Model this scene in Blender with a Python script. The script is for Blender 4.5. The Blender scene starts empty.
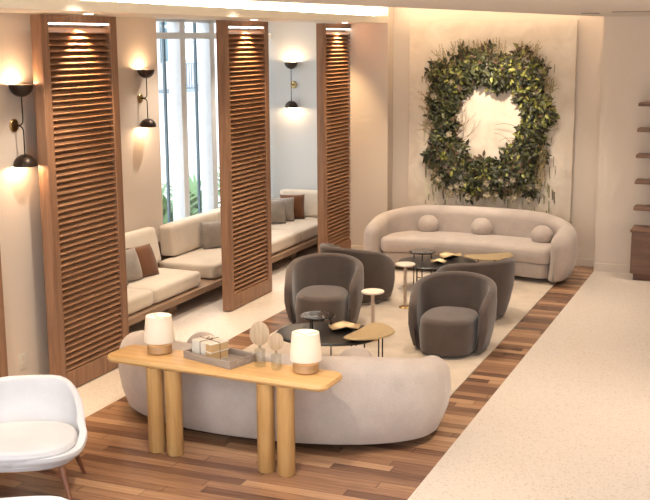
import bpy, bmesh, math, random
from mathutils import Vector, Matrix
PI = math.pi
S = bpy.context.scene
COL = S.collection
random.seed(7)

# ------------------------------------------------------------------ helpers
class MB:
    """collects vertices and faces for one mesh"""
    def __init__(s): s.v = []; s.f = []; s.m = []
    def add(s, vs, fs, mi=0):
        b = len(s.v); s.v += [tuple(v) for v in vs]
        s.f += [tuple(b + i for i in f) for f in fs]; s.m += [mi] * len(fs)
    def box(s, c, d, R=None, mi=0):
        x, y, z = d[0]/2, d[1]/2, d[2]/2
        vs = [Vector((a*x, b*y, e*z)) for a in (-1, 1) for b in (-1, 1) for e in (-1, 1)]
        if R is not None: vs = [R @ v for v in vs]
        vs = [v + Vector(c) for v in vs]
        s.add(vs, [(0,1,3,2), (4,6,7,5), (0,4,5,1), (2,3,7,6), (0,2,6,4), (1,5,7,3)], mi)
    def box2(s, a, b, mi=0):
        s.box([(a[i]+b[i])/2 for i in range(3)], [abs(b[i]-a[i]) for i in range(3)], None, mi)
    def tube(s, pts, r, n=10, cap=True, mi=0):
        pts = [Vector(p) for p in pts]; rs = r if isinstance(r, (list, tuple)) else [r]*len(pts)
        up = None; vs = []; fs = []
        for i, p in enumerate(pts):
            t = (pts[min(i+1, len(pts)-1)] - pts[max(i-1, 0)]).normalized()
            if up is None:
                up = Vector((0,0,1)) if abs(t.z) < .9 else Vector((1,0,0))
            a = t.cross(up).normalized(); up = a.cross(t).normalized()
            for k in range(n):
                q = 2*PI*k/n
                vs.append(p + rs[i]*(math.cos(q)*a + math.sin(q)*up))
        for i in range(len(pts)-1):
            for k in range(n):
                fs.append((i*n+k, i*n+(k+1) % n, (i+1)*n+(k+1) % n, (i+1)*n+k))
        if cap:
            fs.append(tuple(range(n-1, -1, -1))); fs.append(tuple((len(pts)-1)*n+k for k in range(n)))
        s.add(vs, fs, mi)
    def lathe(s, prof, n=32, c=(0,0,0), sx=1, sy=1, mi=0):
        """prof = list of (radius, z), first/last closed when radius 0"""
        vs = []; fs = []; rings = []
        for r, z in prof:
            if r < 1e-6:
                rings.append([len(vs)]); vs.append((c[0], c[1], c[2]+z))
            else:
                rings.append(list(range(len(vs), len(vs)+n)))
                for k in range(n):
                    q = 2*PI*k/n; vs.append((c[0]+sx*r*math.cos(q), c[1]+sy*r*math.sin(q), c[2]+z))
        for a, b in zip(rings, rings[1:]):
            if len(a) == 1 and len(b) == 1: continue
            for k in range(n):
                k2 = (k+1) % n
                if len(a) == 1: fs.append((a[0], b[k2], b[k]))
                elif len(b) == 1: fs.append((a[k], a[k2], b[0]))
                else: fs.append((a[k], a[k2], b[k2], b[k]))
        s.add(vs, fs, mi)
    def build(s, name, mat, parent=None, smooth=False, bevel=0, angle=None):
        me = bpy.data.meshes.new(name); me.from_pydata(s.v, [], s.f)
        mats = mat if isinstance(mat, (list, tuple)) else [mat]
        for m in mats: me.materials.append(m)
        if len(mats) > 1:
            me.polygons.foreach_set('material_index', s.m)
        bm = bmesh.new(); bm.from_mesh(me)
        if len(s.f) < 40000 and not getattr(s, 'open', False): bmesh.ops.recalc_face_normals(bm, faces=bm.faces)
        if bevel:
            es = [e for e in bm.edges if len(e.link_faces) == 2 and e.calc_face_angle(0) > .6]
            bmesh.ops.bevel(bm, geom=es, offset=bevel, segments=3, profile=.6, affect='EDGES', clamp_overlap=True)
        bm.to_mesh(me); bm.free()
        if smooth or bevel:
            me.shade_smooth()
            if not smooth: me.set_sharp_from_angle(angle=math.radians(angle or 50))
            elif angle: me.set_sharp_from_angle(angle=math.radians(angle))
        o = bpy.data.objects.new(name, me); COL.objects.link(o)
        if parent: o.parent = parent
        return o

def tag(o, label, cat, group=None, kind=None):
    if label: o['label'] = label
    if cat: o['category'] = cat
    if group: o['group'] = group
    if kind: o['kind'] = kind
    return o
def thing(name, label, cat, loc=(0,0,0), rotz=0, group=None):
    o = bpy.data.objects.new(name, None); COL.objects.link(o)
    o.empty_display_size = .1
    o.location = loc; o.rotation_euler = (0, 0, rotz)
    return tag(o, label, cat, group)
def struct(name, mb, mat, **k):
    o = mb.build(name, mat, **k); o['kind'] = 'structure'; return o
def dup(root, loc, rotz, label=None, scale=None):
    def cp(o, par):
        c = o.copy(); COL.objects.link(c)
        if par: c.parent = par
        for ch in [x for x in S.objects if x.parent == o]: cp(ch, c)
        return c
    r = cp(root, None); r.location = loc; r.rotation_euler = (0, 0, rotz)
    if scale: r.scale = scale
    if label: r['label'] = label
    return r
def light(name, kind, loc, power, color, size=.05, target=None, spot=None, blend=.5, sy=None, spread=None):
    d = bpy.data.lights.new(name, kind); d.energy = power; d.color = color
    if kind == 'AREA':
        d.size = size
        if sy: d.shape = 'RECTANGLE'; d.size_y = sy
        if spread: d.spread = spread
    else: d.shadow_soft_size = size
    if kind == 'SPOT': d.spot_size = spot; d.spot_blend = blend
    o = bpy.data.objects.new(name, d); COL.objects.link(o); o.location = loc
    if target is not None:
        o.rotation_euler = (Vector(target)-Vector(loc)).to_track_quat('-Z', 'Y').to_euler()
    return o

# ------------------------------------------------------------------ materials
def newmat(name):
    m = bpy.data.materials.new(name); m.use_nodes = True
    nt = m.node_tree; b = nt.nodes['Principled BSDF']
    return m, nt, b
def N(nt, t, **k):
    n = nt.nodes.new(t)
    for a, v in k.items(): setattr(n, a, v)
    return n
def L(nt, a, b): nt.links.new(a, b)
def setv(n, **k):
    for a, v in k.items(): n.inputs[a.replace('_', ' ')].default_value = v
def coords(nt, scale=(1,1,1), rot=(0,0,0)):
    tc = N(nt, 'ShaderNodeTexCoord'); mp = N(nt, 'ShaderNodeMapping')
    mp.inputs['Scale'].default_value = scale; mp.inputs['Rotation'].default_value = rot
    L(nt, tc.outputs['Object'], mp.inputs['Vector']); return mp.outputs['Vector']
def ramp(nt, src, stops):
    r = N(nt, 'ShaderNodeValToRGB'); e = r.color_ramp.elements
    while len(e) < len(stops): e.new(.5)
    for i, (p, c) in enumerate(stops): e[i].position = p; e[i].color = (*c, 1)
    L(nt, src, r.inputs['Fac']); return r.outputs['Color']
def plain(name, col, rough=.5, metal=0, spec=.5, emit=None, es=0):
    m, nt, b = newmat(name); setv(b, Base_Color=(*col, 1), Roughness=rough, Metallic=metal)
    b.inputs['Specular IOR Level'].default_value = spec
    n = N(nt, 'ShaderNodeTexNoise'); n.inputs['Scale'].default_value = 14; L(nt, coords(nt), n.inputs['Vector'])
    r = ramp(nt, n.outputs['Fac'], [(.3, [c*.96 for c in col]), (.7, [min(1, c*1.03) for c in col])])
    L(nt, r, b.inputs['Base Color'])
    if emit: setv(b, Emission_Color=(*emit, 1), Emission_Strength=es)
    return m
def bump(nt, b, h, strength, dist=.01):
    bp = N(nt, 'ShaderNodeBump'); bp.inputs['Strength'].default_value = strength
    bp.inputs['Distance'].default_value = dist
    L(nt, h, bp.inputs['Height']); L(nt, bp.outputs['Normal'], b.inputs['Normal'])
def fabric(name, col, var=.1, scale=1, rough=.95, sheen=.3):
    m, nt, b = newmat(name); co = coords(nt)
    n = N(nt, 'ShaderNodeTexNoise'); setv(n, Scale=170*scale, Detail=3.0); L(nt, co, n.inputs['Vector'])
    n2 = N(nt, 'ShaderNodeTexNoise'); setv(n2, Scale=5, Detail=2.0); L(nt, co, n2.inputs['Vector'])
    mx = N(nt, 'ShaderNodeMath', operation='ADD'); L(nt, n.outputs['Fac'], mx.inputs[0]); L(nt, n2.outputs['Fac'], mx.inputs[1])
    hf = N(nt, 'ShaderNodeMath', operation='MULTIPLY'); L(nt, mx.outputs[0], hf.inputs[0]); hf.inputs[1].default_value = .5
    L(nt, ramp(nt, hf.outputs[0], [(.35, [c*(1-var) for c in col]), (.65, [min(1, c*(1+var)) for c in col])]), b.inputs['Base Color'])
    setv(b, Roughness=rough, Sheen_Weight=sheen, Sheen_Roughness=.5); b.inputs['Specular IOR Level'].default_value = .15
    bump(nt, b, n.outputs['Fac'], .35, .003); return m
def wood(name, dark, light_, axis='z', rough=.45, scale=1, knots=False):
    m, nt, b = newmat(name)
    sc = {'x': (.6, 9, 9), 'y': (9, .6, 9), 'z': (9, 9, .6)}[axis]
    co = coords(nt, [s*scale for s in sc])
    n = N(nt, 'ShaderNodeTexNoise'); setv(n, Scale=2.2, Detail=6.0, Distortion=.6); L(nt, co, n.inputs['Vector'])
    n2 = N(nt, 'ShaderNodeTexNoise'); setv(n2, Scale=14, Detail=3.0); L(nt, co, n2.inputs['Vector'])
    a = N(nt, 'ShaderNodeMath', operation='MULTIPLY_ADD'); L(nt, n2.outputs['Fac'], a.inputs[0]); a.inputs[1].default_value = .35
    L(nt, n.outputs['Fac'], a.inputs[2])
    L(nt, ramp(nt, a.outputs[0], [(.45, dark), (.9, light_)]), b.inputs['Base Color'])
    setv(b, Roughness=rough); bump(nt, b, a.outputs[0], .15, .004); return m

def floor_planks():
    m, nt, b = newmat('walnut_planks')
    tc = N(nt, 'ShaderNodeTexCoord'); sp = N(nt, 'ShaderNodeSeparateXYZ'); L(nt, tc.outputs['Object'], sp.inputs[0])
    def M(op, a, v=None, c=None):
        n = N(nt, 'ShaderNodeMath', operation=op)
        for i, q in enumerate((a, v, c)):
            if q is None: continue
            if isinstance(q, (int, float)): n.inputs[i].default_value = q
            else: L(nt, q, n.inputs[i])
        return n.outputs[0]
    yr = M('DIVIDE', sp.outputs['Y'], .115); row = M('FLOOR', yr); fy = M('FRACT', yr)
    w1 = N(nt, 'ShaderNodeTexWhiteNoise', noise_dimensions='1D'); L(nt, row, w1.inputs['W'])
    xr = M('ADD', M('DIVIDE', sp.outputs['X'], 1.5), M('MULTIPLY', w1.outputs['Value'], 9.0))
    cx = M('FLOOR', xr); fx = M('FRACT', xr)
    cb = N(nt, 'ShaderNodeCombineXYZ'); L(nt, cx, cb.inputs[0]); L(nt, row, cb.inputs[1])
    w2 = N(nt, 'ShaderNodeTexWhiteNoise', noise_dimensions='2D'); L(nt, cb.outputs[0], w2.inputs['Vector'])
    # grain stretched along X, shifted for each plank
    gx = M('MULTIPLY', sp.outputs['X'], 1.6); gy = M('MULTIPLY', sp.outputs['Y'], 26)
    gz = M('MULTIPLY', w2.outputs['Value'], 40)
    gc = N(nt, 'ShaderNodeCombineXYZ'); L(nt, gx, gc.inputs[0]); L(nt, gy, gc.inputs[1]); L(nt, gz, gc.inputs[2])
    g = N(nt, 'ShaderNodeTexNoise'); setv(g, Scale=1.4, Detail=6.0, Distortion=.8); L(nt, gc.outputs[0], g.inputs['Vector'])
    t = M('ADD', M('MULTIPLY', w2.outputs['Value'], .62), M('MULTIPLY', g.outputs['Fac'], .55))
    col = ramp(nt, t, [(.12, (.085,.042,.027)), (.38, (.165,.083,.050)), (.62, (.29,.155,.088)), (.9, (.47,.28,.160))])
    e = M('LESS_THAN', fy, .025); e2 = M('LESS_THAN', fx, .003); ed = M('MAXIMUM', e, e2)
    mx = N(nt, 'ShaderNodeMix', data_type='RGBA'); L(nt, ed, mx.inputs['Factor']); L(nt, col, mx.inputs['A'])
    mx.inputs['B'].default_value = (.05,.025,.015,1)
    L(nt, mx.outputs['Result'], b.inputs['Base Color'])
    setv(b, Roughness=.26); bump(nt, b, g.outputs['Fac'], .08, .003); return m
def terrazzo():
    m, nt, b = newmat('terrazzo'); co = coords(nt)
    v = N(nt, 'ShaderNodeTexVoronoi'); setv(v, Scale=85.0, Randomness=1.0); L(nt, co, v.inputs['Vector'])
    w = N(nt, 'ShaderNodeSeparateXYZ'); L(nt, v.outputs['Color'], w.inputs[0])
    chip = ramp(nt, w.outputs[0], [(.0, (.36,.27,.20)), (.10, (.52,.43,.36)), (.2, (.63,.555,.49)), (1, (.67,.60,.535))])
    n = N(nt, 'ShaderNodeTexNoise'); setv(n, Scale=1.1, Detail=3.0); L(nt, co, n.inputs['Vector'])
    base = ramp(nt, n.outputs['Fac'], [(.3, (.61,.54,.475)), (.7, (.65,.58,.515))])
    mx = N(nt, 'ShaderNodeMix', data_type='RGBA'); mx.inputs['Factor'].default_value = .6
    L(nt, base, mx.inputs['A']); L(nt, chip, mx.inputs['B']); L(nt, mx.outputs['Result'], b.inputs['Base Color'])
    setv(b, Roughness=.38); return m
def paint(name, col, rough=.8, sc=40, st=.05):
    m, nt, b = newmat(name); co = coords(nt)
    n = N(nt, 'ShaderNodeTexNoise'); setv(n, Scale=sc, Detail=4.0); L(nt, co, n.inputs['Vector'])
    L(nt, ramp(nt, n.outputs['Fac'], [(.3, [c*.975 for c in col]), (.7, col)]), b.inputs['Base Color'])
    setv(b, Roughness=rough); b.inputs['Specular IOR Level'].default_value = .25
    bump(nt, b, n.outputs['Fac'], st, .003); return m
def glass_mat(name, tint=(1,1,1), alpha=.12, rough=.02):
    m, nt, b = newmat(name); nt.nodes.remove(b)
    o = [n for n in nt.nodes if n.type == 'OUTPUT_MATERIAL'][0]
    t = N(nt, 'ShaderNodeBsdfTransparent'); t.inputs[0].default_value = (*tint, 1)
    g = N(nt, 'ShaderNodeBsdfGlossy'); g.inputs['Roughness'].default_value = rough
    mx = N(nt, 'ShaderNodeMixShader'); mx.inputs[0].default_value = .06; L(nt, t.outputs[0], mx.inputs[1]); L(nt, g.outputs[0], mx.inputs[2])
    L(nt, mx.outputs[0], o.inputs['Surface']); return m
def marble():
    m, nt, b = newmat('black_marble'); co = coords(nt)
    n = N(nt, 'ShaderNodeTexNoise'); setv(n, Scale=3.2, Detail=5.0, Distortion=1.2); L(nt, co, n.inputs['Vector'])
    L(nt, ramp(nt, n.outputs['Fac'], [(.0, (.02,.02,.022)), (.50, (.025,.025,.028)), (.512, (.45,.43,.4)), (.525, (.03,.03,.032))]), b.inputs['Base Color'])
    setv(b, Roughness=.12); return m
def canvas_mat():
    m, nt, b = newmat('canvas_plaster'); co = coords(nt)
    n = N(nt, 'ShaderNodeTexNoise'); setv(n, Scale=3.2, Detail=8.0, Distortion=.8); L(nt, co, n.inputs['Vector'])
    L(nt, ramp(nt, n.outputs['Fac'], [(.3, (.67,.57,.465)), (.55, (.75,.655,.55)), (.75, (.79,.70,.60))]), b.inputs['Base Color'])
    setv(b, Roughness=.85); bump(nt, b, n.outputs['Fac'], .5, .03); return m

M = {
 'planks': floor_planks(), 'terrazzo': terrazzo(),
 'wall': paint('warm_plaster_wall', (.74,.64,.545)), 'wall_cool': paint('white_wall', (.74,.74,.72)),
 'ceiling': paint('ceiling_white', (.78,.72,.66)), 'cream': paint('cream_fascia', (.80,.74,.64)),
 'skirting': paint('skirting_white', (.74,.64,.54), .5),
 'rug': fabric('rug_wool', (.56,.462,.365), .10, .35, sheen=.2),
 'boucle': fabric('sofa_boucle', (.53,.450,.400), .10, .5),
 'brownfab': fabric('chair_taupe', (.105,.078,.066), .14, .8, sheen=.35),
 'whitefab': fabric('lounge_white', (.60,.60,.63), .05, .8),
 'creamfab': fabric('bench_cream', (.69,.60,.49), .06, .8),
 'greyfab': fabric('pillow_grey', (.30,.26,.225), .2, .6), 'rustfab': fabric('pillow_rust', (.15,.062,.026), .12, .8),
 'taupefab': fabric('pillow_taupe', (.22,.17,.14), .12, .8),
 'screen': wood('screen_walnut', (.215,.105,.057), (.36,.195,.110), 'z', .45),
 'slat': wood('slat_walnut', (.25,.12,.062), (.42,.225,.122), 'y', .42),
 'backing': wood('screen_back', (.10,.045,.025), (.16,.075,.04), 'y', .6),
 'oakx': wood('oak_top', (.58,.335,.125), (.74,.46,.20), 'x', .38), 'oakz': wood('oak_leg', (.44,.235,.080), (.60,.36,.145), 'z', .42),
 'lampwood': wood('lamp_base_oak', (.38,.21,.09), (.52,.31,.145), 'x', .45),
 'platform': wood('platform_timber', (.23,.14,.085), (.36,.235,.15), 'y', .5),
 'leg': wood('walnut_leg', (.10,.035,.018), (.20,.075,.035), 'z', .4),
 'shelf': wood('shelf_walnut', (.13,.065,.04), (.24,.125,.075), 'x', .45),
 'greywood': wood('grey_tray', (.24,.19,.155), (.38,.31,.26), 'x', .55),
 'black': plain('black_metal', (.018,.016,.016), .35, .4), 'blacktop': plain('black_lacquer', (.022,.019,.018), .28, 0),
 'plinth': plain('dark_plinth', (.02,.018,.017), .8), 'bronze': plain('bronze_shade', (.055,.040,.032), .38, .75),
 'brass': plain('aged_brass', (.50,.34,.15), .32, 1), 'gold': plain('gold_top', (.52,.39,.22), .48, .5),
 'steel': plain('brushed_steel', (.60,.57,.52), .3, 1), 'marble': marble(),
 'posttop': plain('pale_stone', (.78,.66,.54), .4), 'post': plain('beige_post', (.62,.47,.36), .45),
 'canvas': canvas_mat(), 'window_white': plain('window_frame_paint', (.76,.80,.83), .4),
 'gasket': plain('window_gasket', (.10,.16,.20), .4), 'glass': glass_mat('window_glass'), 'clear': glass_mat('clear_glass', (.93,.94,.93), rough=.03),
 'paper': plain('paper_cover', (.78,.72,.62), .8), 'pages': plain('page_edges', (.62,.40,.19), .85), 'twine': plain('twine', (.16,.08,.04), .9),
 'stopper': wood('stopper_wood', (.40,.28,.17), (.62,.48,.33), 'z', .6),
 'led': plain('led_diffuser', (1,.95,.85), .5, emit=(1,.86,.66), es=9), 'slotled': plain('slot_led', (1,1,1), .5, emit=(1,.93,.82), es=2.5),
 'bulb': plain('lit_bulb', (1,.9,.75), .5, emit=(1,.88,.74), es=2.4),
 'outlet': plain('outlet_plate', (.72,.66,.58), .4), 'dark': plain('dark_slot', (.36,.30,.25), .7),
 'leafdark': plain('leaf_dark', (.026,.029,.012), .55), 'leafmid': plain('leaf_mid', (.075,.080,.026), .5),
 'leaflime': plain('leaf_lime', (.25,.25,.055), .5), 'leafbrown': plain('leaf_brown', (.11,.065,.035), .7),
 'petal': plain('petal', (.30,.25,.17), .7), 'twig': plain('twig_brown', (.17,.085,.045), .8), 'drygrass': plain('dry_grass', (.33,.25,.12), .8),
 'smear': plain('paint_olive', (.33,.30,.17), .8), 'smear2': plain('paint_cream', (.72,.66,.50), .8), 'smear3': plain('paint_umber', (.16,.12,.08), .8),
 'street': paint('street_paving', (.80,.80,.80), .9), 'facade': paint('facade_pale', (.82,.83,.84), .9), 'facade2': plain('facade_glass', (.13,.22,.26), .7),
 'rail': plain('railing_grey', (.25,.30,.34), .5),
 'shrubleaf': plain('shrub_leaf', (.17,.30,.13), .6), 'soil': plain('soil', (.08,.06,.04), .9),
}
def shade_mat():
    m, nt, b = newmat('lamp_linen'); setv(b, Base_Color=(.86,.80,.72,1), Roughness=.9)
    n = N(nt, 'ShaderNodeTexNoise'); setv(n, Scale=160); L(nt, coords(nt), n.inputs['Vector'])
    L(nt, ramp(nt, n.outputs['Fac'], [(.3, (.82,.77,.69)), (.7, (.9,.85,.78))]), b.inputs['Base Color'])
    o = [x for x in nt.nodes if x.type == 'OUTPUT_MATERIAL'][0]
    t = N(nt, 'ShaderNodeBsdfTranslucent'); t.inputs[0].default_value = (.92,.86,.77,1)
    mx = N(nt, 'ShaderNodeMixShader'); mx.inputs[0].default_value = .36
    L(nt, b.outputs[0], mx.inputs[1]); L(nt, t.outputs[0], mx.inputs[2]); L(nt, mx.outputs[0], o.inputs['Surface']); return m
M['shade'] = shade_mat()

# ------------------------------------------------------------------ camera
def camera():
    f = 1089.45
    vy = Vector((459, 212, -f)).normalized(); vx = -Vector((-2675, 193, -f)); vx = (vx - vy*vx.dot(vy)).normalized()
    vz = vx.cross(vy)
    R = Matrix((vx, vy, vz))
    cd = bpy.data.cameras.new('camera'); cd.sensor_width = 36; cd.lens = f*36/650; cd.clip_end = 200
    c = bpy.data.objects.new('camera', cd); COL.objects.link(c)
    c.matrix_world = Matrix.Translation((0, 0, 3.4)) @ R.to_4x4()
    S.camera = c
camera()

# ------------------------------------------------------------------ setting
TX0, TX1 = -5.72, -2.39
YB = 16.3          # pier front faces
def slab(name, a, b, mat, bevel=0):
    m = MB(); m.box2(a, b); return struct(name, m, mat, bevel=bevel)
m = MB(); m.box2((TX0, -1, -.05), (TX1, 16.55, 0)); f = struct('floor', m, M['planks']); f.name = 'floor_wood'
slab('floor_terrazzo_right', (TX1, -1, -.05), (3.2, 16.45, 0), M['terrazzo'])
slab('floor_terrazzo_left', (-8.3, -1, -.05), (TX0, 17.3, 0), M['terrazzo'])

# back wall: two piers with a shallow recess that holds the artwork
slab('wall_back', (-5.72, 16.55, 0), (-2.36, 16.7, 4.2), M['wall'])
slab('wall_pier_left', (-6.55, YB, 0), (-5.68, 17.25, 4.2), M['wall'])
slab('wall_pier_right', (-2.40, 16.27, 0), (3.2, 16.7, 4.2), M['wall'])
slab('wall_bay_end', (-8.3, 17.1, 0), (-6.55, 17.25, 4.2), M['wall_cool'])
slab('wall_sconce', (-8.3, 9.2, 0), (-7.9, 13.1, 4.2), M['wall'])
slab('wall_near_pier', (-8.3, -1, 0), (-6.6, 9.2, 4.2), M['wall'])
slab('wall_window_sill', (-8.3, 13.1, 0), (-8.12, 17.1, .55), M['wall_cool'])
m = MB(); m.box2((3.2, -1, 0), (3.35, 16.7, 4.2)); struct('wall_right', m, M['wall'])
for i, (a, b) in enumerate([((-6.3, 16.28, 0), (-5.66, YB, .12)), ((-5.68, 16.53, 0), (-2.40, 16.55, .12)),
                            ((-2.40, 16.25, 0), (-1.80, 16.27, .12)),
                            ((-6.6, -1, 0), (-6.58, 9.2, .12)), ((-7.9, 9.2, 0), (-7.88, 12.2, .12))]):
    slab(['baseboard_pier_left', 'baseboard_back', 'baseboard_pier_right', 'baseboard_near_pier', 'baseboard_sconce'][i], a, b, M['skirting'], .004)

# lower ceiling over the walkway (its edge runs diagonally), tray over the seating, beam over the screens
def edge_x(y): return -3.59 + (y-10.29)*(-2.46+3.59)/(16.3-10.29)
m = MB()
P = [(edge_x(4), 4), (edge_x(16.3), 16.3), (3.2, 16.3), (3.2, 3.0), (edge_x(4), 3.0)]
m.add([(x, y, 3.72) for x, y in P] + [(x, y, 3.80) for x, y in P], [(0,1,2,3,4), (9,8,7,6,5)] + [(i, (i+1) % 5, 5+(i+1) % 5, 5+i) for i in range(5)])
struct('ceiling', m, M['ceiling'])
slab('ceiling_tray', (-8.3, 3.0, 4.12), (3.2, 17.3, 4.2), M['cream'])
slab('ceiling_bay', (-8.3, 3.0, 3.72), (-6.5, 17.2, 3.8), M['ceiling'])
slab('trim_1', (-6.52, 3.0, 3.668), (-5.70, 16.29, 3.765), M['cream'])      # beam above the screens
slab('trim_2', (-6.52, 3.0, 3.765), (-6.05, 16.29, 4.12), M['cream'])       # back of the light cove
m = MB(); m.box2((-5.98, 3.2, 3.767), (-5.86, 16.2, 3.785)); t = m.build('cove_light', M['led'])
tag(t, 'long glowing cove strip above the beam over the louvred screens', 'light')
# small slots in the ceiling
for i, (x, y, w) in enumerate([(-2.25, 14.1, .22), (-1.62, 13.5, .55)]):
    m = MB(); m.box((x, y, 3.715), (w, .07, .012)); t = m.build('ceiling_slot', M['dark'])
    tag(t, ['short dark slot in the ceiling nearer the artwork', 'longer dark slot in the ceiling at the right picture edge'][i], 'ceiling slot')

# window wall
WX = -8.2
m = MB()
m.box2((WX+.06, 13.1, 3.44), (WX+.135, 17.1, 3.53)); m.box2((WX-.06, 13.1, .55), (WX+.08, 17.1, .60))
m.box2((WX-.05, 13.1, 3.68), (WX+.07, 17.1, 3.73))
win = struct('window_1', m, M['window_white'])
ys = [13.80, 14.12, 14.72, 15.02, 15.64, 15.95, 16.56, 16.87]
for i, y in enumerate(ys):
    m = MB()
    if i % 2 == 0:
        m.box2((WX-.03, y-.02, .6), (WX+.005, y+.02, 3.68)); m.build('mullion', M['gasket'], win)
    else:
        m.box2((WX-.09, y-.075, .6), (WX+.12, y+.075, 3.68)); m.build('mullion', M['window_white'], win, bevel=.006)
m = MB(); m.box2((WX-.005, 13.1, .6), (WX+.003, 17.1, 3.68)); m.build('glass_pane', M['glass'], win)

# outside
slab('ground_outside', (-40, -5, -.12), (-8.35, 60, -.05), M['street'])
bd = thing('building', 'pale building across the street with railed windows', 'building', (-16.5, 27, -.05))
m = MB(); m.box2((-8, -14, 0), (0, 22, 9)); m.build('wall', M['facade'], bd)
for y0, y1 in ((-3.5, -2.0), (.55, 1.75), (4.6, 5.8)):
    for z0, z1 in ((2.85, 4.9), (5.8, 8)):
        m = MB(); m.box2((-.02, y0, z0), (.06, y1, z1)); w = m.build('window', M['facade2'], bd)
        m = MB()
        for z in (z0, (z0+z1)/2, z1): m.box2((.06, y0-.05, z-.04), (.12, y1+.05, z+.04))
        for y in (y0, (y0+y1)/2, y1): m.box2((.06, y-.04, z0), (.12, y+.04, z1))
        m.build('frame', M['window_white'], w)
    m = MB()
    m.box2((.5, y0-.3, 2.80), (.55, y1+.3, 2.85)); m.box2((.5, y0-.3, 2.15), (.55, y1+.3, 2.2)); m.box2((0, y0-.3, 2.0), (.6, y1+.3, 2.1))
    k = y0-.3
    while k < y1+.3: m.box2((.51, k, 2.1), (.54, k+.03, 2.85)); k += .14
    m.build('railing', M['rail'], bd)
def shrub(loc, h, n, label, seed):
    R = random.Random(seed); m = MB(); m.open = True
    for i in range(n):
        a = R.uniform(0, 2*PI); ln = h*R.uniform(.6, 1.1); lean = R.uniform(.15, .6)
        p0 = Vector((R.uniform(-.15,.15), R.uniform(-.15,.15), h*R.uniform(0,.3))); d = Vector((math.cos(a)*lean, math.sin(a)*lean, 1)).normalized()
        sd = Vector((-math.sin(a), math.cos(a), 0)); w = .05
        pts = []
        for k in range(6):
            t = k/5; p = p0 + d*ln*t + Vector((math.cos(a), math.sin(a), 0))*.35*ln*t*t - Vector((0,0,.3*ln*t*t))
            ww = w*math.sin(PI*min(.98, t*.85+.12)); pts += [p-sd*ww, p+sd*ww]
        m.add(pts, [(2*k, 2*k+1, 2*k+3, 2*k+2) for k in range(5)])
    o = m.build('shrub', M['shrubleaf']); o.location = loc; tag(o, label, 'shrub', None); return o
shrub((-9.2, 15.2, -.04), 1.25, 70, 'leafy green shrub outside the left end of the window', 1)
shrub((-9.6, 17.1, -.04), 1.15, 80, 'leafy green shrub outside the middle of the window', 2)
shrub((-9.4, 18.6, -.04), 1.15, 70, 'leafy green shrub outside beside the middle louvred screen', 3)

# ------------------------------------------------------------------ louvred screens
def make_screen():
    W, H, T = 1.25, 3.655, .115
    t = thing('louvred_screen', '', 'screen', group='tall walnut louvred screens')
    m = MB(); m.box2((-T, 0, 0.01), (0, .115, H)); m.build('stile', M['screen'], t, bevel=.004)
    m = MB(); m.box2((-T, W-.115, 0.01), (0, W, H)); m.build('stile', M['screen'], t, bevel=.004)
    m = MB(); m.box2((-T, .116, 0.01), (0, W-.116, .20)); m.build('bottom_rail', M['screen'], t, bevel=.004)
    m = MB(); m.box2((-T, .116, H-.07), (0, W-.116, H)); m.build('top_rail', M['screen'], t, bevel=.004)
    m = MB(); z = .235
    R = Matrix.Rotation(math.radians(38), 3, 'Y')
    while z < H-.12:
        m.box((-.040, W/2, z), (.072, W-.235, .012), R); z += .0585
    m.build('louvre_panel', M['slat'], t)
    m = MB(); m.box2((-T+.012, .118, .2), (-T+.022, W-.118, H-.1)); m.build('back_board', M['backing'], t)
    m = MB(); m.box2((-.028, .125, H-.088), (-.012, W-.125, H-.074)); m.build('light_strip', M['slotled'], t)
    return t
scr = make_screen()
SY = [8.42, 12.03, 15.17, 6.42]
SL = ['tall walnut louvred screen standing behind the console table end, second from left',
      'tall walnut louvred screen in the middle, between the two benches',
      'tall walnut louvred screen farthest back, beside the far wall pier',
      'tall walnut louvred screen cut off by the left picture edge']
for i, y in enumerate(SY):
    o = scr if i == 0 else dup(scr, (0,0,0), 0)
    o.location = (-6.3, y, .0); o['label'] = SL[i]
    light('screen_downlight', 'SPOT', (-6.20, y+.62, 3.655), 85, (1,.68,.36), .02, target=(-6.40, y+.62, 2.5), spot=math.radians(80), blend=.9)
    m = MB(); m.lathe([(0, -.004), (.045, -.004), (.045, .0)], 20, (-6.20, y+.62, 3.667)); f = m.build('ceiling_downlight', M['slotled'])
    tag(f, ['small round downlight in the beam over the screen behind the console table', 'small round downlight in the beam over the middle screen',
            'small round downlight in the beam over the farthest screen', 'small round downlight in the beam over the leftmost screen'][i], 'downlight', 'beam downlights')

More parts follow.
